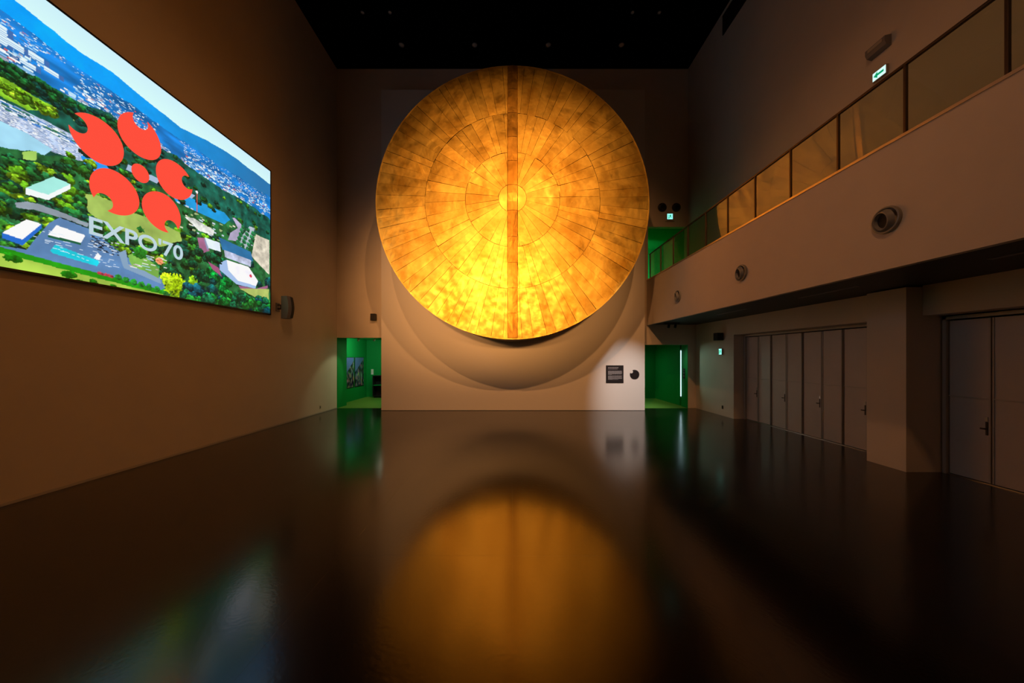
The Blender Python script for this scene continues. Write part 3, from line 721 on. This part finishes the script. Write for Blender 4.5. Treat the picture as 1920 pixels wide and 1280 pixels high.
black_speaker((XR, 12.12, 2.80), 'x', .24, .27, .22, 'black cube speaker above the exit sign under the balcony')
# spotlight track under the balcony end
t = thing('track_spotlight', 'small black track spotlights under the far end of the balcony', 'spotlight', (5.9, 13.0, 3.38))
obj('track', B((5.75, 6.35, 12.95, 12.99, 3.345, 3.384)), M['black'], t)
for x in (5.95, 6.2):
    bm = bmesh.new(); lathe(bm, [(0, 0), (.045, 0), (.045, .14), (0, .14)], (-.3, -.2, -1), (x, 12.97, 3.32), 16); obj('lamp_head', bm, M['black'], t, smooth=True)
    obj('stem', B((x-.01, x+.01, 12.96, 12.98, 3.30, 3.35)), M['black'], t)

# square information sign and round sign on the partition
t = thing('text_sign', 'square black information sign with grey text on the pale partition', 'sign', (3.96, 13.24, 1.41))
obj('board', B((3.62, 4.30, 13.225, 13.24, 1.07, 1.755), bev=.002), M['signblack'], t)
rt = random.Random(9); bm = bmesh.new()
def words(bm, x0, x1, z, h_, y):
    x = x0
    while x < x1:
        w_ = min(rt.uniform(.012, .045), x1-x); box(bm, x, x+w_, y-.001, y, z, z+h_); x += w_+.006
words(bm, 3.70, 4.10, 1.650, .026, 13.224); words(bm, 3.70, 4.07, 1.606, .012, 13.224)
z = 1.530
for k, x1 in enumerate((4.24, 4.24, 4.24, 4.24, 4.24, 4.23, 3.85)): words(bm, 3.70, x1, z, .012, 13.224); z -= .023
z -= .022
for k, x1 in enumerate((4.24, 4.24, 4.23, 3.86, 4.24, 4.24, 4.24, 3.88, 4.1)): words(bm, 3.70, x1, z, .009, 13.224); z -= .018
o = obj('text_lines', bm, M['signtext'], t); o['kind'] = 'stuff'
t = thing('round_sign', 'small round black sign with a pale notch beside the square sign', 'sign', (4.73, 13.24, 1.40))
rr = .182; nt_c = (-.095, .085); nr_ = .055; outer = []
for i in range(72):
    a = 2*PI*i/72; p = (rr*math.cos(a), rr*math.sin(a))
    if math.hypot(p[0]-nt_c[0]*1.25, p[1]-nt_c[1]*1.25) > .062: outer.append((a, p))
outer.sort(key=lambda e: (e[0]-math.radians(138)) % (2*PI)); c2 = (nt_c[0]*1.25, nt_c[1]*1.25)
pts = [p for _, p in outer]
t0 = math.atan2(pts[-1][1]-c2[1], pts[-1][0]-c2[0]); t1 = math.atan2(pts[0][1]-c2[1], pts[0][0]-c2[0])
if t1 > t0: t1 -= 2*PI
pts += [(c2[0]+.062*math.cos(t0+(t1-t0)*i/12), c2[1]+.062*math.sin(t0+(t1-t0)*i/12)) for i in range(1, 12)]
bm = bmesh.new(); flat_poly(bm, [(4.73+x, 13.239, 1.40+z) for x, z in pts], .014, (0, -1, 0)); obj('round_board', bm, M['signblack'], t)
bm = bmesh.new()
for z, a, c in ((1.43, -.03, .05), (1.385, -.07, .06), (1.36, -.08, .05), (1.335, -.06, .07), (1.31, -.05, .05)): words(bm, 4.73+a, 4.73+c, z, .009, 13.2245)
o = obj('text_lines', bm, M['dark_metal'], t); o['kind'] = 'stuff'

# wall fittings
t = thing('wall_socket', 'small dark wall socket near the floor beside the folding doors', 'socket', (XR, 12.1, .30))
obj('cover_plate', B((XR-.012, XR, 12.06, 12.14, .24, .36), bev=.003), M['dark_metal'], t)
obj('outlet', B((XR-.016, XR-.012, 12.08, 12.12, .26, .34)), M['gap'], t)
t = thing('wall_socket', 'tiny dark wall socket near the floor by the left green doorway', 'socket', (XL, 12.65, .22))
obj('cover_plate', B((XL, XL+.010, 12.61, 12.69, .16, .28), bev=.003), M['beige'], t)
obj('outlet', B((XL+.010, XL+.013, 12.635, 12.665, .19, .25)), M['gap'], t)

# left passage: two photo prints, switch, dark cabinet, track
def poster_mat(name, seed, skyx):
    m = bpy.data.materials.new(name); m.use_nodes = True; nt = m.node_tree; N = nt.nodes; L = nt.links; b = N['Principled BSDF']; b.inputs['Roughness'].default_value = .35
    tc = N.new('ShaderNodeTexCoord'); sp = N.new('ShaderNodeSeparateXYZ'); L.new(tc.outputs['Generated'], sp.inputs[0])
    vo = N.new('ShaderNodeTexVoronoi'); vo.inputs['Scale'].default_value = 9; mp = N.new('ShaderNodeMapping'); mp.inputs['Location'].default_value = (seed, seed, seed)
    L.new(tc.outputs['Generated'], mp.inputs[0]); L.new(mp.outputs[0], vo.inputs['Vector'])
    ns = N.new('ShaderNodeTexNoise'); ns.inputs['Scale'].default_value = 6; L.new(mp.outputs[0], ns.inputs['Vector'])
    r = N.new('ShaderNodeValToRGB'); e = r.color_ramp.elements; e[0].position = .40; e[0].color = (.01, .02, .015, 1); e[1].position = .66; e[1].color = (.6, .5, .42, 1)
    k = e.new(.52); k.color = (.10, .16, .20, 1)
    L.new(ns.outputs['Fac'], r.inputs[0])
    mix = N.new('ShaderNodeMix'); mix.data_type = 'RGBA'; mix.blend_type = 'MULTIPLY'; mix.inputs[0].default_value = .7
    L.new(r.outputs[0], mix.inputs[6]); L.new(vo.outputs['Color'], mix.inputs[7])
    ma = N.new('ShaderNodeMath'); ma.operation = 'MULTIPLY_ADD'; ma.inputs[1].default_value = skyx; L.new(sp.outputs['Y'], ma.inputs[0]); L.new(sp.outputs['Z'], ma.inputs[2])
    g = N.new('ShaderNodeMath'); g.operation = 'GREATER_THAN'; g.inputs[1].default_value = .50; L.new(ma.outputs[0], g.inputs[0])
    mix2 = N.new('ShaderNodeMix'); mix2.data_type = 'RGBA'; L.new(g.outputs[0], mix2.inputs[0]); L.new(mix.outputs[2], mix2.inputs[6]); mix2.inputs[7].default_value = (.10, .18, .42, 1)
    L.new(mix2.outputs[2], b.inputs['Base Color']); return m
for y0, y1, lab, sd, sk in ((15.50, 16.24, 'left tall dark photo print on the green passage wall', .3, -.40), (16.34, 17.30, 'right tall dark photo print on the green passage wall', 2.7, -.45)):
    t = thing('photo_print', lab, 'picture', (-7.57, (y0+y1)/2, .66), 'photo prints in the green passage')
    obj('mount_board', B((-7.57, -7.545, y0, y1, .64, 2.06)), M['black'], t)
    obj('print', B((-7.545, -7.543, y0+.02, y1-.02, .66, 2.04)), poster_mat('print_'+str(sd), sd, sk), t)
t = thing('light_switch', 'white switch plate on the back wall of the left passage', 'switch', (-7.27, 17.7, 1.3))
obj('plate', B((-7.33, -7.21, 17.685, 17.7, 1.16, 1.44), bev=.004), M['paper'], t); obj('rocker', B((-7.30, -7.24, 17.68, 17.685, 1.22, 1.38)), M['paper'], t)
t = thing('dark_cabinet', 'dark open cabinet with two compartments in the left green passage', 'cabinet', (-6.7, 17.5, 0))
obj('carcass', B((-7.10, -7.06, 17.3, 17.69, .08, 1.13), (-6.34, -6.30, 17.3, 17.69, .08, 1.13), (-7.06, -6.34, 17.3, 17.69, 1.10, 1.13), (-7.06, -6.34, 17.67, 17.69, .08, 1.10), (-7.06, -6.34, 17.3, 17.69, .08, .12)), M['signblack'], t)
obj('shelf', B((-7.06, -6.34, 17.30, 17.67, .62, .65)), M['green'], t)
obj('plinth', B((-7.06, -6.34, 17.34, 17.66, .003, .08)), M['signblack'], t)
t = thing('ceiling_track', 'pale ceiling track with spotlights inside the left green passage', 'track light', (-6.6, 14.9, 2.9))
obj('rail', B((-7.0, -5.3, 14.98, 15.02, 2.90, 2.95)), M['paper'], t)
for x in (-6.75, -6.05):
    bm = bmesh.new(); lathe(bm, [(0, 0), (.05, 0), (.05, .13), (0, .13)], (-.5, .5, -.7), (x, 15.0, 2.89), 16); obj('lamp_head', bm, M['paper'], t, smooth=True)

# right passage: glowing bar standing in for a lit slot, and door plate
t = thing('lit_slot', 'thin vertical bluish-white lit slot, built as a glowing bar, in the right green doorway', 'light', (7.13, 14.5, .4))
obj('glow_bar', B((7.100, 7.118, 14.41, 14.43, .42, 2.35)), M['strip'], t)
obj('channel', B((7.118, 7.14, 14.402, 14.45, .38, 2.39)), M['steel'], t)
t = thing('door_plate', 'small black lettered plate on the green wall beside the lit slot', 'sign', (7.12, 14.15, 1.4))
obj('plate', B((7.105, 7.12, 14.08, 14.24, 1.18, 1.60)), M['signblack'], t)
bm = bmesh.new()
for z in (1.52, 1.42, 1.40, 1.30, 1.27): box(bm, 7.104, 7.105, 14.10, 14.22, z, z+.012)
o = obj('text_lines', bm, M['signtext'], t); o['kind'] = 'stuff'
